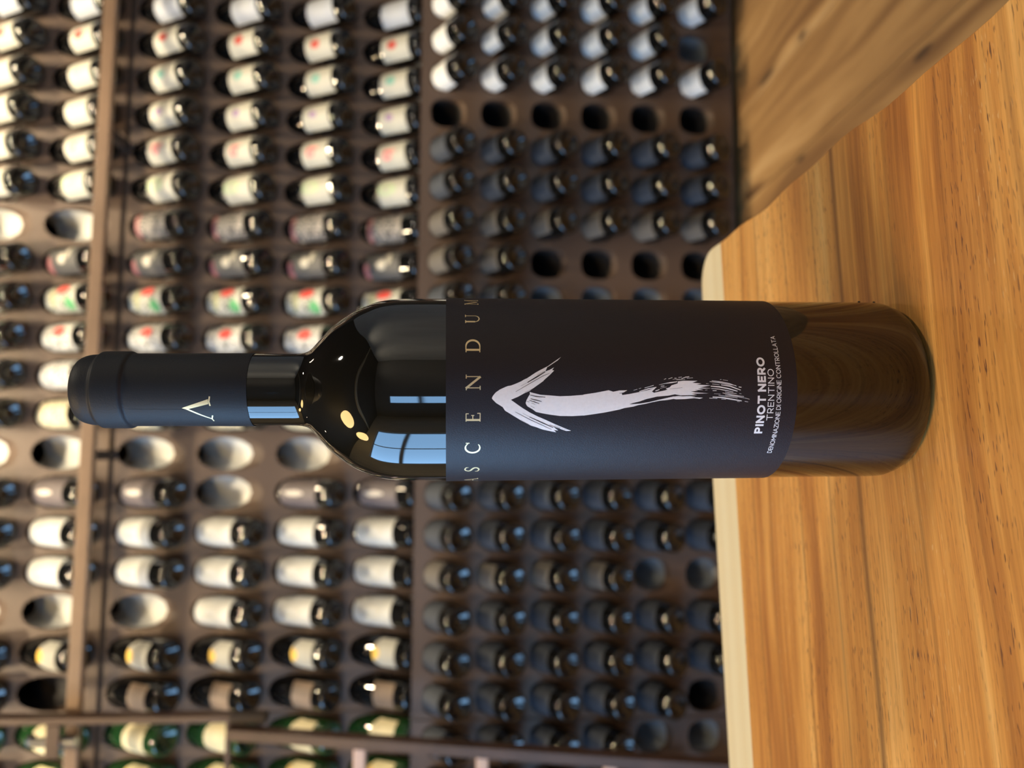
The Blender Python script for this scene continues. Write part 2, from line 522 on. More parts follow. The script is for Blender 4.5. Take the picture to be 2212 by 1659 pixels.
# label: a thin paper sheet wrapped round the body
bm = bmesh.new()
n = 96
A0 = math.radians(128)
lo = []; hi = []
for i in range(n + 1):
    a = -A0 + 2 * A0 * i / n
    for r_, L in ((LR, lo), (LR - .00015, hi)):
        L.append((bm.verts.new((r_ * math.sin(a), -r_ * math.cos(a), 0.0568)), bm.verts.new((r_ * math.sin(a), -r_ * math.cos(a), 0.1903))))
for i in range(n):
    bm.faces.new((lo[i][0], lo[i + 1][0], lo[i + 1][1], lo[i][1]))
    bm.faces.new((hi[i][0], hi[i][1], hi[i + 1][1], hi[i + 1][0]))
    bm.faces.new((lo[i][0], hi[i][0], hi[i + 1][0], lo[i + 1][0]))
    bm.faces.new((lo[i][1], lo[i + 1][1], hi[i + 1][1], hi[i][1]))
label = link('front_label', bm, m_paper, bottle, smooth=True)
sharp(label)
label['label'] = 'matte black paper label with white brush arrow'

def bend(bm, R, base=37.8, step=0.8):
    """wrap flat print (s, z in mm) round the cylinder"""
    bmesh.ops.triangulate(bm, faces=bm.faces[:])
    xs = [v.co.x for v in bm.verts]
    s = math.floor(min(xs) / step) * step
    while s < max(xs):
        bmesh.ops.bisect_plane(bm, geom=bm.verts[:] + bm.edges[:] + bm.faces[:], plane_co=(s, 0, 0), plane_no=(1, 0, 0))
        s += step
    for v in bm.verts:
        a = v.co.x / base
        rr = R + v.co.z / 1000      # z holds the printing layer in mm
        v.co = Vector((rr * math.sin(a), -rr * math.cos(a), v.co.y / 1000))
    return bm

def poly(bm, pts, layer=0.0):
    vs = [bm.verts.new((x, y, layer)) for x, y in pts]
    try:
        bm.faces.new(vs)
    except ValueError:
        pass

def ribbon(bm, pts, w, taper=False, layer=0.0):
    """constant-width stroke as quads with mitred joints"""
    n = len(pts)
    L = []
    for i, p in enumerate(pts):
        a = Vector(pts[max(0, i - 1)]); c = Vector(pts[min(n - 1, i + 1)])
        closed = n > 3 and (Vector(pts[0]) - Vector(pts[-1])).length < 1e-5
        if closed and i in (0, n - 1):
            a = Vector(pts[-2]); c = Vector(pts[1])
        d = (c - a)
        if d.length < 1e-9:
            d = Vector((1, 0))
        d.normalize()
        nn = Vector((-d.y, d.x))
        q = Vector(p)
        e1 = (Vector(pts[min(n - 1, i + 1)]) - q)
        k = 1.0
        if 0 < i < n - 1:
            e1.normalize()
            cs = abs(e1.dot(d))
            k = min(2.0, 1 / max(cs, .5))
        ww = w
        if taper:
            t = i / (n - 1)
            ww = w * (0.35 + 0.65 * math.sin(PI * min(1, max(0, .12 + .76 * t))))
        L.append((bm.verts.new((*(q + nn * ww / 2 * k), layer)), bm.verts.new((*(q - nn * ww / 2 * k), layer))))
    for a, b_ in zip(L, L[1:]):
        bm.faces.new((a[0], a[1], b_[1], b_[0]))

ARROW_POLYS = [[(-2.91,173.39),(-2.12,173.05),(-0.87,172.04),(0.26,170.45),(1.10,168.63),(1.55,167.49),(1.73,166.36),(2.41,164.53),(3.21,162.70),(4.01,161.33),(4.40,160.41),(5.62,158.56),(6.54,157.17),(7.20,156.01),(9.01,152.52),(10.68,150.16),(12.64,147.37),(11.24,148.75),(8.54,152.76),(7.01,153.49),(7.60,151.87),(8.54,150.19),(7.48,150.95),(7.37,150.15),(5.62,151.91),(3.78,154.01),(3.44,154.24),(1.16,157.46),(-0.31,159.52),(-1.11,161.35),(-2.36,163.62),(-3.54,166.35),(-4.87,164.51),(-6.49,162.21),(-8.37,159.20),(-9.92,156.17),(-11.26,153.13),(-12.99,149.60),(-14.26,146.75),(-15.74,143.40),(-15.81,145.26),(-14.89,147.64),(-13.99,150.24),(-15.58,148.30),(-15.39,149.94),(-16.36,148.95),(-15.90,151.07),(-15.11,154.35),(-14.21,156.47),(-13.45,158.81),(-11.34,162.56),(-9.29,165.81),(-7.64,168.46),(-6.24,169.39),(-4.74,171.79),(-3.37,173.16)],
[(-4.76,160.86),(-3.61,160.53),(-2.13,159.74),(-1.45,159.29),(-0.65,159.41),(-1.23,157.24),(-1.68,155.40),(-1.91,152.19),(-2.26,148.06),(-2.11,144.14),(-1.75,139.32),(-9.57,139.12),(-9.80,143.26),(-9.71,147.89),(-9.22,151.59),(-8.62,154.83),(-8.14,156.91),(-7.08,158.31),(-6.03,160.16),(-5.34,160.63)],
[(-1.65,139.33),(-0.96,134.68),(-0.03,129.75),(-0.59,128.04),(-0.13,125.75),(-0.04,122.70),(-1.25,124.79),(-1.82,124.60),(-1.45,121.93),(-0.70,118.11),(0.15,114.28),(1.09,111.59),(-0.51,113.32),(-0.98,112.55),(-0.14,108.52),(1.18,104.12),(-1.46,104.12),(-1.84,106.58),(-2.21,110.43),(-2.87,113.29),(-3.34,115.39),(-4.28,118.05),(-4.85,120.52),(-5.32,121.85),(-5.08,118.03),(-4.48,114.21),(-3.54,110.40),(-2.79,106.57),(-2.32,104.11),(-3.17,104.09),(-3.73,107.50),(-4.01,110.38),(-4.58,113.25),(-5.24,116.11),(-5.62,118.39),(-6.19,120.29),(-6.75,123.71),(-7.33,125.59),(-8.47,131.26),(-9.04,135.04),(-9.62,139.12)],
[(-0.94,111.22),(0.01,107.08),(0.57,108.05),(1.05,106.55),(1.83,105.75),(2.52,103.43),(3.30,103.33),(3.57,101.11),(3.48,95.78),(2.78,97.76),(2.52,94.21),(2.12,96.17),(1.74,90.84),(1.01,94.94),(0.70,90.67),(0.53,95.66),(0.04,93.53),(0.01,96.90),(-0.31,95.66),(-0.48,98.32),(-0.86,96.72),(-1.21,91.56),(-1.35,98.14),(-1.82,96.00),(-1.90,98.84),(-1.98,102.38),(-1.58,104.51),(-2.07,106.98),(-2.41,111.21)],
[(-4.06,111.17),(-3.54,110.12),(-3.10,108.37),(-2.41,105.21),(-2.24,103.26),(-2.33,101.31),(-2.25,98.83),(-2.34,96.52),(-2.60,98.12),(-2.87,93.67),(-3.30,94.90),(-3.04,97.04),(-3.21,98.81),(-3.38,100.58),(-3.46,103.94),(-3.20,105.90),(-3.80,108.53)],
[(2.05,110.59),(2.52,108.56),(3.04,106.08),(3.30,103.59),(3.01,103.60),(2.61,105.91),(2.44,108.03),(1.95,110.51)]]
ARROW_STROKES = [([(-0.04,120.31),(0.34,118.88)],0.21),
([(0.53,118.30),(0.81,117.44)],0.19),
([(0.81,116.10),(1.79,112.64)],0.30),
([(-0.51,118.11),(0.52,114.67),(1.09,111.59)],0.38),
([(-0.33,111.98),(0.24,110.44)],0.47),
([(4.00,108.61),(4.38,107.80)],0.27),
([(4.26,106.92),(4.70,105.41)],0.29),
([(4.49,104.62),(4.49,103.82)],0.31),
([(4.79,103.10),(4.96,101.77)],0.27),
([(4.00,105.34),(4.21,102.33)],0.15),
([(3.83,103.84),(4.09,100.56)],0.19),
([(4.26,101.97),(4.96,100.17)],0.39),
([(4.88,100.53),(5.05,98.92)],0.50),
([(4.44,99.84),(4.62,97.52)],0.23),
([(1.48,109.90),(1.57,108.57)],0.43),
([(0.71,110.17),(1.22,107.70)],0.19),
([(3.57,90.26),(3.05,86.35),(2.44,83.33),(1.48,80.66)],0.27),
([(3.22,91.07),(2.87,87.61),(2.26,84.58),(1.74,81.01)],0.27),
([(2.31,90.12),(2.00,87.27)],0.23),
([(2.00,86.73),(1.48,83.17),(0.69,81.02),(-0.01,79.06)],0.43),
([(1.48,90.67),(1.22,87.28),(0.52,83.71),(-0.44,80.31)],0.50),
([(0.61,90.50),(0.35,87.29),(-0.18,84.61),(-0.70,81.92)],0.27),
([(-0.23,89.96),(-0.23,88.45)],0.35),
([(-0.70,85.14),(-1.05,83.53),(-1.31,80.66)],0.23),
([(-1.05,86.12),(-1.75,82.80),(-2.45,77.77)],0.27),
([(-1.83,85.13),(-2.36,81.00),(-2.98,77.57)],0.23),
([(-1.36,89.42),(-1.48,86.92)],0.15),
([(-1.92,87.63),(-2.36,84.58),(-2.97,80.27)],0.19),
([(-2.61,89.93),(-2.79,86.36),(-3.41,82.76),(-4.12,78.61)],0.50),
([(-3.01,91.26),(-3.17,88.13)],0.27),
([(-3.40,86.52),(-3.46,84.73)],0.23),
([(-4.29,80.40),(-4.42,79.31)],0.19),
([(-2.98,77.48),(-3.47,75.58)],0.23),
([(-4.26,77.43),(-4.53,76.07)],0.27),
([(-1.31,79.58),(-1.44,78.78)],0.19),
([(1.21,79.85),(1.04,78.78)],0.50),
([(3.97,87.03),(3.97,86.50)],0.27),
([(3.87,85.97),(3.62,84.01)],0.19),
([(2.49,92.52),(2.44,91.54)],0.15),
([(0.00,92.90),(0.09,92.01)],0.19)]
ARROW_SLITS = [([(2.87,160.20),(4.93,156.74),(6.90,153.50)],0.47),
([(1.55,162.71),(2.87,160.20)],0.10),
([(-0.54,164.54),(2.64,159.06),(5.28,154.45),(6.32,151.90)],0.18),
([(5.74,156.50),(7.13,153.72)],0.13),
([(8.54,152.76),(11.05,148.53)],0.13),
([(-0.81,161.23),(0.93,157.46)],0.13),
([(-10.03,159.38),(-12.48,154.24),(-14.37,150.22)],0.36),
([(-8.11,164.69),(-11.23,158.89),(-13.47,154.20),(-15.13,150.88)],0.18),
([(-8.59,161.94),(-10.03,159.38)],0.10),
([(-13.23,151.67),(-14.76,147.65)],0.23),
([(-11.10,162.56),(-13.45,158.81)],0.10),
([(-13.36,149.81),(-15.55,144.81)],0.10),
([(-1.79,159.29),(-2.36,156.77),(-2.60,153.56)],0.31),
([(-3.16,159.05),(-3.62,157.22),(-4.20,154.92)],0.31),
([(-3.73,159.50),(-4.42,157.44),(-5.00,155.83)],0.26),
([(-4.76,158.69),(-5.23,157.31)],0.18),
([(-4.07,160.53),(-4.42,159.50)],0.18),
([(-0.82,158.15),(-1.68,154.94)],0.15),
([(-5.80,159.02),(-6.69,157.40)],0.15),
([(-1.16,125.65),(-0.97,123.84),(-0.51,122.70)],0.21),
([(-4.19,117.48),(-3.63,115.39)],0.17),
([(0.44,106.46),(0.91,101.69)],0.12),
([(1.39,91.20),(0.96,90.32)],0.15)]
bm = bmesh.new()
for i, p in enumerate(ARROW_POLYS):
    poly(bm, p, i * .006)
for i, (p, w) in enumerate(ARROW_STROKES):
    ribbon(bm, p, w, True, .036 + (i % 5) * .002)
arrow = link('brush_arrow_print', bend(bm, LR + .00003), m_white, label)
arrow['label'] = 'white dry-brush arrow pointing up'
bm = bmesh.new()
for p, w in ARROW_SLITS:
    ribbon(bm, p, w, True)
link('brush_gap_print', bend(bm, LR + .00009), m_paper, label)['label'] = 'black bristle gaps in the white arrow'

# --- lettering drawn as strokes
def arc(cx, cy, rx, ry, a0, a1, n=14):
    return [(cx + rx * math.cos(math.radians(a0 + (a1 - a0) * i / n)), cy + ry * math.sin(math.radians(a0 + (a1 - a0) * i / n))) for i in range(n + 1)]
SANS = {   # width, strokes on a 0..1 cap height (centre lines inset by the caller's weight)
 'P': (.62, [[(0, 0), (0, 1)], [(0, 1), (.34, 1)] + arc(.34, .72, .28, .28, 90, -90)[1:] + [(0, .44)]]),
 'I': (0, [[(0, 0), (0, 1)]]),
 'N': (.72, [[(0, 0), (0, 1)], [(0, 1), (.72, 0)], [(.72, 0), (.72, 1)]]),
 'O': (.94, [arc(.47, .5, .47, .5, 0, 360, 32)]),
 'T': (.76, [[(0, 1), (.76, 1)], [(.38, 0), (.38, 1)]]),
 'E': (.56, [[(0, 0), (0, 1)], [(0, 1), (.56, 1)], [(0, .5), (.5, .5)], [(0, 0), (.56, 0)]]),
 'R': (.62, [[(0, 0), (0, 1)], [(0, 1), (.34, 1)] + arc(.34, .70, .28, .30, 90, -90)[1:] + [(0, .40)], [(.30, .40), (.62, 0)]]),
 'D': (.78, [[(0, 0), (0, 1)], [(0, 1), (.32, 1)] + arc(.32, .5, .46, .5, 90, -90, 20)[1:] + [(0, 0)]]),
 'M': (.86, [[(0, 0), (0, 1)], [(0, 1), (.43, .35)], [(.43, .35), (.86, 1)], [(.86, 1), (.86, 0)]]),
 'A': (.80, [[(0, 0), (.40, 1)], [(.40, 1), (.80, 0)], [(.14, .30), (.66, .30)]]),
 'Z': (.66, [[(0, 1), (.66, 1)], [(.66, 1), (0, 0)], [(0, 0), (.66, 0)]]),
 'G': (.86, [arc(.47, .5, .47, .5, 48, 318, 26), [(.86, .46), (.86, .12)]]),
 'C': (.82, [arc(.47, .5, .47, .5, 45, 315, 26)]),
 'L': (.52, [[(0, 1), (0, 0)], [(0, 0), (.52, 0)]]),
}
def sans(bm, text, s0, s1, z0, z1, w, gap=.2, space=.34):
    H = z1 - z0 - w
    adv = []
    x = 0
    for ch in text:
        if ch == ' ':
            x += space
            continue
        adv.append((ch, x))
        x += SANS[ch][0] + gap + w / H
    total = x - gap - w / H
    k = (s1 - s0 - w) / total
    for ch, ax in adv:
        for st in SANS[ch][1]:
            pts = [(s0 + w / 2 + (ax + px) * k, z0 + w / 2 + py * H) for px, py in st]
            if len(pts) == 2 and ch != 'O':   # run the stroke ends out square
                d = (Vector(pts[1]) - Vector(pts[0])).normalized() * (w / 2)
                pts = [tuple(Vector(pts[0]) - d), tuple(Vector(pts[1]) + d)]
            ribbon(bm, pts, w)
for text, s0, s1, z0, z1, w, gap in (('PINOT NERO', -17.3, 12.7, 69.1, 72.35, .78, .10), ('TRENTINO', -11.8, 8.1, 65.85, 68.35, .32, .17), ('DENOMINAZIONE DI ORIGINE CONTROLLATA', -26.9, 22.1, 63.1, 64.92, .23, .13)):
    bm = bmesh.new()
    sans(bm, text, s0, s1, z0, z1, w, gap)
    link('printed_lettering', bend(bm, LR + .00003), m_white, label)

# gold serif capitals
def serif(bm, cx, z0, z1, wd, ch):
    H = z1 - z0
    TK, TN, SH = .80, .34, .34
    X = lambda u: cx - wd / 2 + u * wd
    Zc = lambda v: z0 + v * H
    def vs(u0, v0, u1, v1, w):
        ribbon(bm, [(X(u0), Zc(v0)), (X(u1), Zc(v1))], w)
    def sf(u, v, half=.85):
        zz = Zc(v) + (TN / 2 if v < .5 else -TN / 2)
        ribbon(bm, [(X(u) - half, zz), (X(u) + half, zz)], TN)
    def curve(pts, w0, w1):
        n = len(pts)
        for i in range(n - 1):
            t = (i + .5) / (n - 1)
            w = w0 + (w1 - w0) * math.sin(PI * t)
            a, c = Vector(pts[i]), Vector(pts[i + 1])
            e = (c - a).normalized() * .04
            ribbon(bm, [tuple(a - e), tuple(c + e)], w)
    if ch == 'A':
        vs(0, 0, .5, 1, TN); vs(.5, 1, 1, 0, TK); vs(.2, .36, .8, .36, TN); sf(0, 0, .7); sf(1, 0, .8)
    elif ch == 'S':
        p1 = [(X(u), Zc(v)) for u, v in ((.92, .84), (.80, .95), (.55, 1.0), (.25, .94), (.10, .78), (.16, .63), (.42, .53), (.70, .43), (.90, .30), (.88, .14), (.66, .02), (.38, 0), (.14, .07), (.05, .20))]
        curve(p1, TN, TK); ribbon(bm, [(X(.94), Zc(.95)), (X(.94), Zc(.74))], TN * .8); ribbon(bm, [(X(.05), Zc(.04)), (X(.05), Zc(.28))], TN * .8)
    elif ch == 'C':
        curve([(X(.5 + .5 * math.cos(math.radians(a))), Zc(.5 + .5 * math.sin(math.radians(a)))) for a in range(42, 322, 14)], TN, TK)
        ribbon(bm, [(X(.93), Zc(.98)), (X(.93), Zc(.72))], TN)
    elif ch == 'E':
        vs(.2, 0, .2, 1, TK); vs(.0, .975, .95, .975, TN); vs(0, .025, 1, .025, TN); vs(.2, .52, .75, .52, TN)
        for u, v0, v1 in ((.95, .80, 1), (1, 0, .22), (.75, .42, .62)):
            ribbon(bm, [(X(u), Zc(v0)), (X(u), Zc(v1))], TN)
    elif ch == 'N':
        vs(.12, 0, .12, 1, TN); vs(.08, 1, .92, 0, TK); vs(.92, 0, .92, 1, TN); sf(.12, 0, .75); sf(.92, 1, .75); sf(.05, 1, .5)
    elif ch == 'D':
        vs(.17, 0, .17, 1, TK); sf(.12, 0, .75); sf(.12, 1, .75)
        curve([(X(.17), Zc(.975))] + [(X(.45 + .52 * math.cos(math.radians(a))), Zc(.5 + .475 * math.sin(math.radians(a)))) for a in range(90, -91, -12)] + [(X(.17), Zc(.025))], TN, TK * 1.05)
    elif ch == 'U':
        vs(.16, .3, .16, 1, TK); vs(.88, .3, .88, 1, TN); sf(.16, 1, .8); sf(.88, 1, .75)
        curve([(X(.52 - .36 * math.cos(math.radians(a))), Zc(.3 - .28 * math.sin(math.radians(a)))) for a in range(0, 181, 15)], TN, TN * 1.4)
    elif ch == 'M':
        vs(.1, 0, .1, 1, TN); vs(.1, 1, .5, .08, TK); vs(.5, .08, .9, 1, TN); vs(.9, 1, .9, 0, TK); sf(.1, 0, .7); sf(.9, 0, .8); sf(.05, 1, .45); sf(.95, 1, .45)
bm = bmesh.new()
for ch, cx, wd in (('A', -48.9, 5.6), ('S', -36.1, 3.3), ('C', -23.1, 5.0), ('E', -10.2, 3.2), ('N', 2.85, 5.2), ('D', 17.1, 5.1), ('U', 30.4, 4.8), ('M', 44.3, 6.0)):
    serif(bm, cx, 177.55, 183.0, wd, ch)
link('gold_lettering', bend(bm, LR + .00003), m_gold, label)

# emblem on the capsule: an inverted V with serifs
bm = bmesh.new()
poly(bm, [(-7.4, 292.4), (-7.0, 291.7), (-3.6, 282.2), (-5.6, 282.2), (-7.75, 289.9)])
poly(bm, [(-7.4, 292.4), (-7.75, 289.9), (-12.6, 282.1), (-13.2, 282.1), (-7.9, 291.0)])
ribbon(bm, [(-6.4, 281.6), (-4.6, 281.9), (-2.5, 281.5)], .55)
ribbon(bm, [(-14.6, 281.6), (-12.9, 282.0), (-11.0, 281.4)], .5)
link('gold_emblem', bend(bm, 0.01483, 14.8, .5), m_gold, cap_o)
bm = bmesh.new()
ribbon(bm, [(-8.0, 268.2), (-8.0, 312.5)], .12)
link('seam', bend(bm, 0.01481, 14.8, .5), pmat('capsule_seam', (0.008, 0.009, 0.011), 0.6), cap_o)

# ------------------------------------------------------------------ the wine rack (its own frame: a right, b into the wall, c up)
MR = Matrix(((0.99624, -0.08608, 0.00992, 0.0227), (0.08578, 0.99594, 0.02719, 2.0431), (-0.01222, -0.02624, 0.99958, 1.2874), (0, 0, 0, 1)))
CP, NCOL = 0.098, 21
UPR = [(-.1971 * r + (.0152 if r < 2 else 0) + .043) for r in range(6)]
LWR = [(-1.093 - .1304 * r) for r in range(6)]
LOWB = -0.076
AU, AL = math.radians(62), math.radians(34)      # slope of the bottles below horizontal
m_panel, nt, b = new_mat('brown_rack_board')
tc = nt.nodes.new('ShaderNodeTexCoord')
nv = noise(nt, tc.outputs['Object'], 3, 4)
nt.links.new(ramp(nt, nv, [(0.3, (0.082, 0.052, 0.036)), (0.7, (0.108, 0.069, 0.049))]), b.inputs['Base Color'])
b.inputs['Roughness'].default_value = 0.55
m_dark = pmat('dark_rack_interior', (0.035, 0.025, 0.02), 0.8, var=0.2, vscale=6)
m_liner = pmat('grey_slot_liner', (0.20, 0.23, 0.26), 0.6, var=0.08, vscale=12)
m_liner_up = pmat('brightened_slot_liner', (0.55, 0.56, 0.54), 0.55, var=0.06, vscale=12)  # paler than the lower liners: missing ambient light put into the colour
m_linerd = pmat('unlined_slot_shade', (0.012, 0.010, 0.010), 0.6)  # black sheet standing in for the shade of unlined slots
m_rail = pmat('walnut_ladder_wood', (0.075, 0.042, 0.028), 0.42, var=0.2, vscale=14)
m_rung = pmat('pale_rung_wood', (0.62, 0.42, 0.32), 0.5, var=0.1, vscale=10)
m_tan = pmat('tan_rail_wood', (0.19, 0.118, 0.072), 0.45, var=0.12, vscale=10)

rack = empty('wine_rack', MR)
tag(rack, 'tall brown wine rack with rows of oval slots behind the table', 'rack')

def hole_pts(kind, n=24):
    pts = []
    if kind == 'u':
        hw, hh, e = .0425, .0845, 2.3
    else:
        hw, hh, e = .0395, .047, 2.6
    return hw, hh, e

def panel(name, rows, cols, cb, ct, a_lo, a_hi, bpos, kind, ang, th=0.018):
    """board with drilled slots, drilled along the slope of the bottles"""
    hw, hh, e = hole_pts(kind)
    bm = bmesh.new()
    mids = [ct] + [(p + q) / 2 for p, q in zip(rows, rows[1:])] + [cb]
    shift = th * math.tan(ang)
    cols = sorted(cols, key=lambda c: -c)          # left to right
    ax = [(10 - c) * CP for c in cols]
    amid = [a_lo] + [(p + q) / 2 for p, q in zip(ax, ax[1:])] + [a_hi]
    cache = {}
    def V(x, y, z):
        k_ = (round(x, 5), round(y, 5), round(z, 5))
        if k_ not in cache:
            cache[k_] = bm.verts.new((x, y, z))
        return cache[k_]
    for ri, rc in enumerate(rows):
        for ci, ac in enumerate(ax):
            l, r_, t, bt = amid[ci], amid[ci + 1], mids[ri], mids[ri + 1]
            angs = sorted(set([2 * PI * i / 24 for i in range(24)] + [math.atan2(y - rc, x - ac) % (2 * PI) for x in (l, r_) for y in (t, bt)]))
            ring, out, back = [], [], []
            for g in angs:
                cs, sn = math.cos(g), math.sin(g)
                rad = (abs(cs / hw) ** e + abs(sn / hh) ** e) ** (-1 / e)
                ring.append(V(ac + rad * cs, bpos, rc + rad * sn))
                back.append(V(ac + rad * cs, bpos + th, rc + rad * sn + shift))
                kx = ((r_ - ac) / cs) if cs > 1e-9 else ((l - ac) / cs if cs < -1e-9 else 1e9)
                ky = ((t - rc) / sn) if sn > 1e-9 else ((bt - rc) / sn if sn < -1e-9 else 1e9)
                q = min(kx, ky)
                out.append(V(ac + q * cs, bpos, rc + q * sn))
            m_ = len(angs)
            for i in range(m_):
                j = (i + 1) % m_
                bm.faces.new((out[i], out[j], ring[j], ring[i]))
                bm.faces.new((ring[i], ring[j], back[j], back[i]))
    # rim
    for (x0, z0, x1, z1) in ((a_lo, cb, a_hi, cb), (a_hi, cb, a_hi, ct), (a_hi, ct, a_lo, ct), (a_lo, ct, a_lo, cb)):
        v = [bm.verts.new(p) for p in ((x0, bpos, z0), (x1, bpos, z1), (x1, bpos + th, z1), (x0, bpos + th, z0))]
        bm.faces.new(v)
    return link(name, bm, m_panel, rack)

JU = -0.2505      # joint between top and middle boards
JA = (10 - 18.5) * CP
LB, RB = -1.20, 1.16
g = .0015
left_cols, right_cols = [19, 20], list(range(0, 19))
for (cols, lo_, hi_) in ((left_cols, LB, JA - g), (right_cols, JA + g, RB)):
    panel('top_panel', UPR[:2], cols, JU + .004, UPR[0] + .115, lo_, hi_, 0.0, 'u', AU)
    panel('middle_panel', UPR[2:], cols, UPR[5] - .105, JU - .010, lo_, hi_, 0.0, 'u', AU)
    panel('lower_panel', LWR, cols, -1.842, LWR[0] + .066, lo_, hi_, LOWB, 'l', AL)
TOPC = UPR[0] + .115
link('top_board', box(bmesh.new(), LB, RB, -0.004, .44, TOPC, TOPC + .03, .002), m_panel, rack)
link('ledge', box(bmesh.new(), LB, RB, LOWB, -0.0005, LWR[0] + .0665, LWR[0] + .072), m_panel, rack)
for s_, nm in ((LB, 'side_board'), (RB + .002, 'side_board')):
    x0 = s_ - .027 if s_ < 0 else s_
    link(nm, box(bmesh.new(), x0, x0 + .025, LOWB, .44, -1.86, TOPC, .002), m_panel, rack)
link('back_board', box(bmesh.new(), LB, RB, .42, .44, -1.86, TOPC - .001), m_dark, rack)
link('shadow_gap', box(bmesh.new(), LB, RB, .006, .012, JU - .0095, JU + .0035), m_dark, rack)
link('bottom_board', box(bmesh.new(), LB, RB, LOWB + .02, .418, -1.842, -1.826), m_dark, rack)

# slot liners: the grey tubes the bottles slide into
def liner_mesh(L, ang, hw, hh, e):
    bm = bmesh.new()
    n = 24
    a, c = [], []
    ca, sa = math.cos(ang), math.sin(ang)
    for i in range(n):
        g_ = 2 * PI * i / n
        cs, sn = math.cos(g_), math.sin(g_)
        rad = (abs(cs / hw) ** e + abs(sn / hh) ** e) ** (-1 / e)
        a.append(bm.verts.new((rad * cs, .0181, rad * sn + .018 * math.tan(ang))))
        c.append(bm.verts.new((rad * cs, .0181 + L * ca, rad * sn + .018 * math.tan(ang) + L * sa)))
    for i in range(n):
        j = (i + 1) % n
        if ang > 1 and i < n // 2:
            continue          # upper liners are open troughs
        bm.faces.new((a[i], a[j], c[j], c[i]))
    for v in [v for v in bm.verts if not v.link_faces]:
        bm.verts.remove(v)
    me = bpy.data.meshes.new('slot_liner')
    bm.to_mesh(me)
    bm.free()
    for p in me.polygons:
        p.use_smooth = True
    return me
lin = {}
for kind, ang, L in (('u', AU, .17), ('l', AL, .16)):
    hw, hh, e = hole_pts(kind)
    for dk in (0, 1):
        me = liner_mesh(L, ang, hw, hh, e)
        me.materials.append(m_linerd if dk else (m_liner_up if kind == 'u' else m_liner))
        lin[(kind, dk)] = me
EMPTY_U = {(12, 0), (12, 1), (12, 2), (12, 3), (12, 4), (13, 3), (16, 0), (16, 1), (16, 2), (18, 1), (6, 0), (6, 1)}
EMPTY_L = {(3, r) for r in range(6)} | {(7, r) for r in range(2, 6)} | {(8, r) for r in range(2, 6)} | {(15, 4), (15, 5), (18, 5), (19, 4), (19, 5), (1, 5)}
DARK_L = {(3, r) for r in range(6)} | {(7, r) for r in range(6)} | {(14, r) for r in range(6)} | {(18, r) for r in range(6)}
for c in range(NCOL):
    for r in range(6):
        for kind in 'ul':
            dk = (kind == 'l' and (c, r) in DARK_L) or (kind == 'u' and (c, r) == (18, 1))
            o = bpy.data.objects.new('slot_liner', lin[(kind, int(dk))])
            C.objects.link(o)
            o.parent = rack
            o.location = ((10 - c) * CP, 0 if kind == 'u' else LOWB, UPR[r] if kind == 'u' else LWR[r])

# ------------------------------------------------------------------ racked bottles
def label_mat(name, base, marks=(), mott=None, rough=0.55):
    """printed paper label: base colour, soft-edged marks given in label UV, or a mottled print"""
    m, nt, b = new_mat(name)
    uv = nt.nodes.new('ShaderNodeTexCoord').outputs['UV']
    sp = nt.nodes.new('ShaderNodeSeparateXYZ')
    nt.links.new(uv, sp.inputs[0])
    u, v = sp.outputs[0], sp.outputs[1]
    wob = mth(nt, 'MULTIPLY', mth(nt, 'SUBTRACT', noise(nt, uv, 14, 3), 0.5), 0.10)
    if mott:
        col = ramp(nt, noise(nt, uv, mott[0], 3, 0.6, 0.6), mott[1], 'LINEAR')
    else:
        col = ramp(nt, noise(nt, uv, 3, 2), [(0.3, tuple(c * .94 for c in base)), (0.7, base)])
    for (cu, cv, ru, rv, c, amt, ringw) in marks:
        du = mth(nt, 'DIVIDE', mth(nt, 'SUBTRACT', mth(nt, 'ADD', u, wob), cu), ru)
        dv = mth(nt, 'DIVIDE', mth(nt, 'SUBTRACT', mth(nt, 'ADD', v, wob), cv), rv)
        d = mth(nt, 'SQRT', mth(nt, 'ADD', mth(nt, 'MULTIPLY', du, du), mth(nt, 'MULTIPLY', dv, dv)))
        if ringw:
            d = mth(nt, 'ADD', mth(nt, 'MULTIPLY', mth(nt, 'ABSOLUTE', mth(nt, 'SUBTRACT', d, 1)), 1 / ringw), 0.0)
        k_ = mth(nt, 'MULTIPLY', ramp(nt, d, [(0.85, (1, 1, 1)), (1.0, (0, 0, 0))]), amt)
        col = mix(nt, k_, col, c)
    nt.links.new(col, b.inputs['Base Color'])
    b.inputs['Roughness'].default_value = rough
    return m
CR = (0.52, 0.51, 0.44)
WH = (0.62, 0.63, 0.62)
GY = [(0.36, (0.02, 0.02, 0.03)), (0.47, (0.06, 0.06, 0.07)), (0.55, (0.50, 0.46, 0.40)), (0.62, (0.05, 0.05, 0.07))]
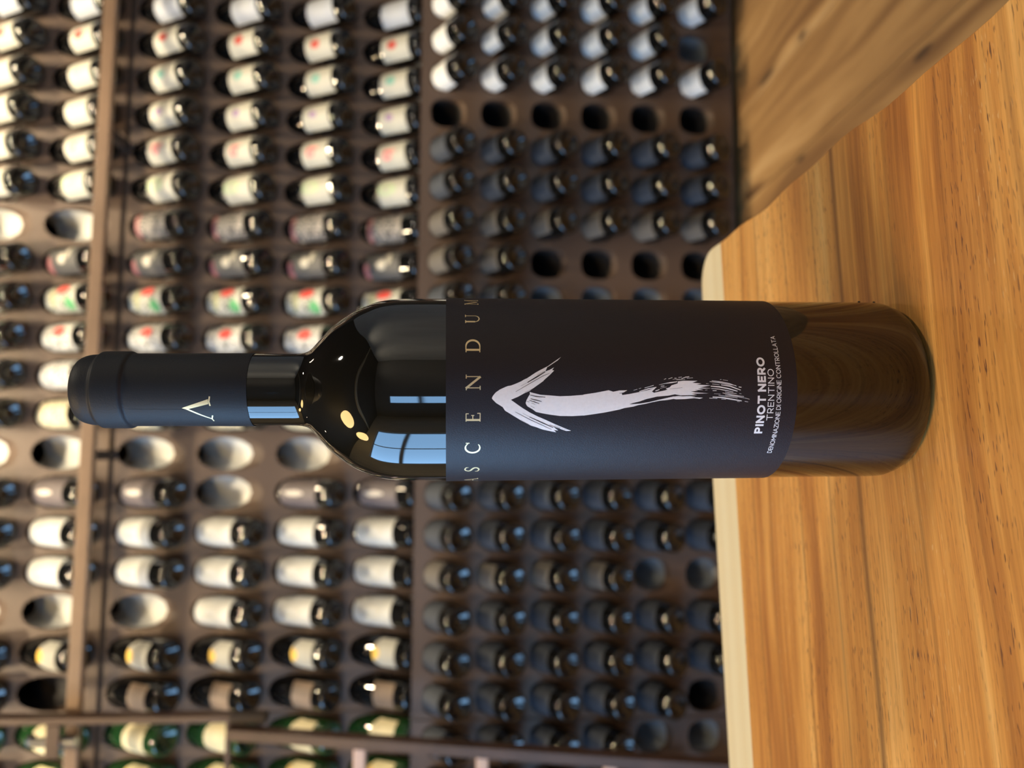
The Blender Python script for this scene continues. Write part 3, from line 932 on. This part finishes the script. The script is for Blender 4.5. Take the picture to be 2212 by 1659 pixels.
# kind: (material, u half angle deg, z0, z1, glass, shape, short words for the label)
KINDS = {
 'plain':  (label_mat('plain_white_label', (0.48, 0.51, 0.56), [(.5, .55, .30, .03, (.5, .5, .5), .35, 0), (.5, .35, .34, .03, (.5, .5, .45), .3, 0)]), 72, .030, .132, 'u', 'dark bottle, plain white label'),
 'red':    (label_mat('red_square_label', CR, [(.5, .60, .15, .19, (.55, .05, .035), .95, 0)]), 66, .030, .113, 'u', 'dark bottle, red mark on cream label'),
 'teal':   (label_mat('teal_square_label', CR, [(.5, .60, .15, .19, (.16, .45, .38), .85, 0)]), 66, .030, .113, 'u', 'dark bottle, teal mark on cream label'),
 'purple': (label_mat('purple_square_label', CR, [(.5, .60, .12, .15, (.30, .16, .40), .8, 0)]), 66, .030, .113, 'u', 'dark bottle, purple mark on cream label'),
 'pink':   (label_mat('pink_squiggle_label', CR, [(.48, .65, .12, .12, (.85, .15, .18), .8, .45), (.58, .45, .08, .12, (.85, .2, .2), .6, 0)]), 66, .030, .113, 'u', 'dark bottle, pink squiggle on cream label'),
 'green':  (label_mat('green_arc_label', CR, [(.5, .62, .12, .22, (.45, .60, .35), .7, .5)]), 74, .028, .124, 'u', 'dark bottle, pale green arc on label'),
 'speck':  (label_mat('speckled_dark_label', WH, [(.5, .95, .5, .12, (.45, .14, .14), .6, 0)], (9, GY)), 74, .044, .148, 'b', 'dark bottle, speckled grey label'),
 'star':   (label_mat('grey_star_label', (.085, .085, .085), [(.5, .5, .16, .13, (.62, .59, .50), .9, 0), (.66, .30, .20, .08, (.50, .48, .40), .9, 0), (.3, .93, .3, .10, (.6, .2, .2), .6, 0)]), 74, .044, .152, 'b', 'dark bottle, pale star on grey label'),
 'tricol': (label_mat('red_green_label', WH, [(.72, .45, .16, .22, (.75, .06, .05), .95, 0), (.30, .22, .20, .16, (.05, .35, .12), .9, 0), (.5, .75, .3, .10, (.5, .5, .25), .7, 0)], (8, [(0.40, (.12, .13, .10)), (0.48, (.50, .50, .44)), (0.56, (.62, .62, .56)), (0.64, (.14, .15, .12))])), 76, .044, .155, 'b', 'dark bottle, red and green patterned label'),
 'redwh':  (label_mat('red_white_label', WH, [(.62, .45, .15, .20, (.75, .06, .05), .95, 0)], (8, [(0.38, (.10, .10, .10)), (0.48, (.52, .52, .50)), (0.7, (.64, .64, .60))])), 76, .044, .155, 'b', 'dark bottle, white label with red splash'),
 'silver': (label_mat('mottled_silver_label', WH, (), (14, [(0.40, (.07, .08, .10)), (0.45, (.45, .46, .48)), (0.6, (.75, .74, .70)), (0.75, (.3, .3, .3))]), .35), 76, .044, .155, 'b', 'dark bottle, mottled silver label'),
 'goldm':  (label_mat('mottled_gold_label', WH, (), (15, [(0.40, (.10, .08, .05)), (0.45, (.55, .50, .36)), (0.6, (.80, .76, .55)), (0.75, (.35, .3, .2))]), .35), 76, .044, .155, 'b', 'dark bottle, mottled gold label'),
 'slim':   (label_mat('grey_slim_label', (.12, .10, .105), [(.5, .60, .08, .28, (.60, .56, .50), .9, 0)]), 76, .044, .155, 'b', 'dark bottle, grey label with pale stripe'),
 'horse':  (label_mat('white_etched_label', (.56, .57, .55), [(.5, .55, .13, .26, (.55, .52, .42), .45, .25), (.45, .6, .05, .16, (.35, .35, .30), .5, 0)]), 80, .050, .160, 'b', 'dark bottle, tall white label'),
 'champ':  (label_mat('grey_gold_label', (.42, .42, .38), [(.5, .95, .22, .28, (.85, .55, .08), .95, 0)]), 56, .036, .100, 'c', 'sparkling bottle, grey label with gold top'),
 'brownl': (label_mat('brown_label', (.24, .17, .12), ()), 50, .036, .095, 'c', 'sparkling bottle, small brown label'),
 'shield': (label_mat('cream_shield_label', (.72, .65, .42), ()), 66, .036, .106, 'g', 'green sparkling bottle, big cream label'),
 'foil':   (label_mat('cream_gold_label', (.80, .72, .45), [(.5, .9, .4, .15, (.75, .45, .08), .8, 0)]), 60, .034, .108, 'g', 'green sparkling bottle, cream and gold label'),
 'lwhite': (label_mat('white_low_label', (.80, .82, .82), ()), 78, .045, .108, 'b', 'dark bottle, white label'),
 'ldark':  (label_mat('slate_low_label', (.05, .06, .08), ()), 78, .040, .150, 'b', 'dark bottle, slate label'),
 'lgrey':  (label_mat('grey_low_label', (.13, .12, .11), ()), 60, .040, .130, 'b', 'dark bottle, dull grey label'),
}
UP_COL = ['plain', 'red', 'teal', 'purple', 'pink', 'green', 'speck', 'star', 'tricol', 'redwh', 'silver', 'goldm', 'silver', 'slim', 'horse', 'horse', 'horse', 'champ', 'brownl', 'shield', 'foil']
LO_COL = ['lwhite', 'lwhite', 'lwhite', 'ldark', 'ldark', 'ldark', 'lgrey', 'lgrey', 'ldark', 'ldark', 'ldark', 'ldark', 'ldark', 'ldark', 'ldark', 'lgrey', 'ldark', 'ldark', 'ldark', 'ldark', 'lgrey']
m_bg = pmat('racked_dark_glass', (0.004, 0.004, 0.004), 0.04, coat=0.6)
m_bg.node_tree.nodes['Principled BSDF'].inputs['IOR'].default_value = 1.5
m_gg = pmat('racked_green_glass', (0.012, 0.050, 0.014), 0.05, coat=0.6)
BORD = [(0, .022), (.018, .014), (.026, .003), (.031, 0), (.0352, .002), (.037, .008), (.0372, .02), (.0372, .155)] + smooth_prof([(.0372, .162), (.0357, .176), (.031, .192), (.023, .208), (.0165, .222), (.0143, .238)], 2) + [(.0143, .298), (0, .298)]
BURG = [(0, .026), (.018, .018), (.027, .003), (.032, 0), (.0365, .002), (.0383, .008), (.0385, .02), (.0385, .108)] + smooth_prof([(.0385, .112), (.0381, .126), (.0366, .143), (.0338, .160), (.0290, .182), (.0225, .206), (.0165, .232), (.0145, .252)], 3) + [(.0143, .298), (0, .298)]
CHAM = [(0, .030), (.018, .020), (.028, .003), (.034, 0), (.0385, .003), (.0402, .010), (.0404, .02), (.0404, .115)] + smooth_prof([(.0404, .12), (.0392, .14), (.0355, .165), (.029, .19), (.022, .215), (.0168, .24), (.0152, .26)], 2) + [(.0152, .298), (0, .298)]
def mesh_of(name, bm, mat, smooth=True):
    me = bpy.data.meshes.new(name)
    bmesh.ops.recalc_face_normals(bm, faces=bm.faces)
    bm.to_mesh(me)
    bm.free()
    me.materials.append(mat)
    for p in me.polygons:
        p.use_smooth = smooth
    return me
GL = {'u': mesh_of('burgundy_glass', lathe(bmesh.new(), BURG, 28), m_bg), 'b': mesh_of('bordeaux_glass', lathe(bmesh.new(), BORD, 28), m_bg), 'c': mesh_of('sparkling_glass', lathe(bmesh.new(), CHAM, 28), m_bg), 'g': mesh_of('green_sparkling_glass', lathe(bmesh.new(), CHAM, 28), m_gg)}
def paper_mesh(kd):
    mat, hu, z0, z1, gk, _ = KINDS[kd]
    R = {'b': .0372, 'u': .0385}.get(gk, .0404) + .0004
    bm = bmesh.new()
    uvl = bm.loops.layers.uv.new('UVMap')
    n, mz = 14, 4
    grid = []
    for i in range(n + 1):
        a = math.radians(-hu + 2 * hu * i / n)
        row = []
        for j in range(mz + 1):
            z = z0 + (z1 - z0) * j / mz
            # rounded top corners for the shield labels
            if kd in ('shield', 'foil', 'champ') and j == mz:
                z -= (abs(i / n - .5) * 2) ** 3 * .022
            rr = R - (0 if gk == 'b' or z <= .116 else (z - .116) * (.05 if gk != 'u' else .11))
            row.append(bm.verts.new((rr * math.sin(a), -rr * math.cos(a), z)))
        grid.append(row)
    for i in range(n):
        for j in range(mz):
            f = bm.faces.new((grid[i][j], grid[i + 1][j], grid[i + 1][j + 1], grid[i][j + 1]))
            for lp, (p, q) in zip(f.loops, ((i, j), (i + 1, j), (i + 1, j + 1), (i, j + 1))):
                lp[uvl].uv = (p / n, q / mz)
    return mesh_of('label_' + kd, bm, mat)
PAPER = {k_: paper_mesh(k_) for k_ in KINDS}
GRP = {'u': 'bottles lying in the wine rack', 'b': 'bottles lying in the wine rack', 'c': 'bottles lying in the wine rack', 'g': 'bottles lying in the wine rack'}
proto = {}
def rack_bottle(kd, M, label_txt):
    gk = KINDS[kd][4]
    if kd not in proto:
        root = bpy.data.objects.new('racked_bottle', None)
        root.empty_display_size = .03
        C.objects.link(root)
        gl = bpy.data.objects.new('bottle_glass', GL[gk]); C.objects.link(gl); gl.parent = root
        pp = bpy.data.objects.new('paper_label', PAPER[kd]); C.objects.link(pp); pp.parent = root
        proto[kd] = (root, gl, pp)
    else:
        r0, g0, p0 = proto[kd]
        root = r0.copy(); C.objects.link(root)
        for ch in (g0, p0):
            c_ = ch.copy(); C.objects.link(c_); c_.parent = root
    root.matrix_world = M
    tag(root, label_txt, 'bottle', GRP[gk])
COLN = ['first', 'second', 'third', 'fourth', 'fifth', 'sixth', 'seventh', 'eighth', 'ninth', 'tenth', 'eleventh', 'twelfth', 'thirteenth', 'fourteenth', 'fifteenth', 'sixteenth', 'seventeenth', 'eighteenth', 'nineteenth', 'twentieth', 'last']
ROWN = ['top', 'second', 'third', 'fourth', 'fifth', 'sixth', 'seventh', 'eighth', 'ninth', 'tenth', 'eleventh', 'bottom']
for c in range(NCOL):
    for sec in 'ul':
        for r in range(6):
            if (c, r) in (EMPTY_U if sec == 'u' else EMPTY_L):
                continue
            kd = (UP_COL if sec == 'u' else LO_COL)[c]
            ang, t = (AU, .096) if sec == 'u' else (AL, .082)
            t += random.uniform(-.004, .004)
            P = Vector(((10 - c) * CP + random.uniform(-.001, .001), (0 if sec == 'u' else LOWB) - t * math.cos(ang), (UPR[r] if sec == 'u' else LWR[r]) - t * math.sin(ang)))
            spin = random.uniform(-.06, .06) + (0 if sec == 'u' else random.uniform(-.2, .2))
            M = MR @ Matrix.Translation(P) @ Matrix.Rotation(-(PI / 2 - ang), 4, 'X') @ Matrix.Rotation(spin, 4, 'Z')
            row = r if sec == 'u' else r + 6
            rack_bottle(kd, M, '%s, %s row, %s column from right' % (KINDS[kd][5], ROWN[row], COLN[c]))

# ------------------------------------------------------------------ ladder rail and ladder
rail = empty('ladder_rail', MR)
tag(rail, 'horizontal tan wooden ladder rail running across the upper wine rack', 'rail')
link('rail_bar', box(bmesh.new(), LB, RB + .02, -0.132, -0.112, -0.2695, -0.2385, .002), m_tan, rail)
for a in (-1.1, -.2, .6, 1.08):
    bm = bmesh.new()
    box(bm, a - .012, a + .012, -.112, .0, -.262, -.246)
    link('rail_bracket', bm, m_dark, rail)

ladder = empty('rolling_ladder', MR)
tag(ladder, 'brown wooden rolling ladder leaning at the left end of the wine rack', 'ladder')
for a in (-0.793, -1.175):
    link('upper_post', box(bmesh.new(), a - .008, a + .008, -.172, -.134, -.69, .14, .002), m_rail, ladder)
    s = -1 if a < -1 else 1
    # leaning side rail
    p0 = Vector((a - .026 * (1 if a > -1 else -1), -.178, -.62)); p1 = Vector((a - .068 * (1 if a > -1 else -1), -.34, -1.846))
    bm = bmesh.new()
    d = (p1 - p0)
    for dx, dy, P in ((-.011, -.02, 0), (.011, -.02, 0), (.011, .02, 0), (-.011, .02, 0)):
        pass
    q = [bm.verts.new(P + Vector((dx, dy, 0))) for P in (p0, p1) for dx, dy in ((-.011, -.02), (.011, -.02), (.011, .02), (-.011, .02))]
    for f in ((0, 1, 2, 3), (7, 6, 5, 4), (0, 4, 5, 1), (1, 5, 6, 2), (2, 6, 7, 3), (3, 7, 4, 0)):
        bm.faces.new([q[i] for i in f])
    link('side_rail', bm, m_rail, ladder)
    bm = bmesh.new()
    box(bm, a - .010, a + .010, -.178, -.140, -.70, -.62, .002)
    link('hinge_bracket', bm, m_dark, ladder)
def lean(t):
    return -.178 + (-.34 + .178) * t, -.62 + (-1.846 + .62) * t
link('upper_rung', box(bmesh.new(), -1.165, -0.803, -.160, -.146, -.618, -.608, .001), m_rail, ladder)
for t in (.245, .465, .69, .90):
    b_, c_ = lean(t)
    inset = .037 + .042 * t - .02
    link('rung', box(bmesh.new(), -1.175 + inset, -0.793 - inset, b_ - .018, b_ + .018, c_ - .013, c_ + .013, .003), m_rung, ladder)
bm = bmesh.new()
tube(bm, (-.845, -.150, -.275), (-.845, -.150, -.175), .011, 16)
tube(bm, (-.845, -.150, -.175), (-.845, -.12, -.16), .010, 12)
link('rail_hook', bm, pmat('dull_steel', (.35, .36, .38), .3, metal=1.0), ladder)
link('hook_plate', box(bmesh.new(), -.875, -.803, -.168, -.160, -.245, -.215, .001), m_rail, ladder)

# ------------------------------------------------------------------ pendant globes behind the camera (seen in the bottle)
m_globe, nt, b = new_mat('lit_amber_globe')
b.inputs['Base Color'].default_value = (0.8, 0.6, 0.3, 1)
b.inputs['Emission Color'].default_value = (1.0, 0.66, 0.26, 1)
b.inputs['Emission Strength'].default_value = 9
for i, (x, y, z, r_) in enumerate(((-.80, -.10, 1.60, .26), (-1.52, -.14, 1.45, .17))):
    lamp = empty('pendant_lamp', Matrix.Translation((x, y, CEIL_Z)))
    tag(lamp, ('amber globe pendant lamp hanging behind the camera, the nearer one', 'amber globe pendant lamp hanging behind the camera, the one by the window')[i], 'lamp')
    bm = bmesh.new()
    bmesh.ops.create_uvsphere(bm, u_segments=28, v_segments=16, radius=r_)
    o = link('glass_globe', bm, m_globe, lamp, smooth=True)
    o.location = (0, 0, z - CEIL_Z)
    link('cord', tube(bmesh.new(), (0, 0, z - CEIL_Z + r_), (0, 0, -.02), .003, 8), m_dark, lamp)
    link('ceiling_rose', lathe(bmesh.new(), [(0, 0), (.05, 0), (.05, -.015), (.01, -.03), (0, -.03)], 24), m_brass, lamp, smooth=True)
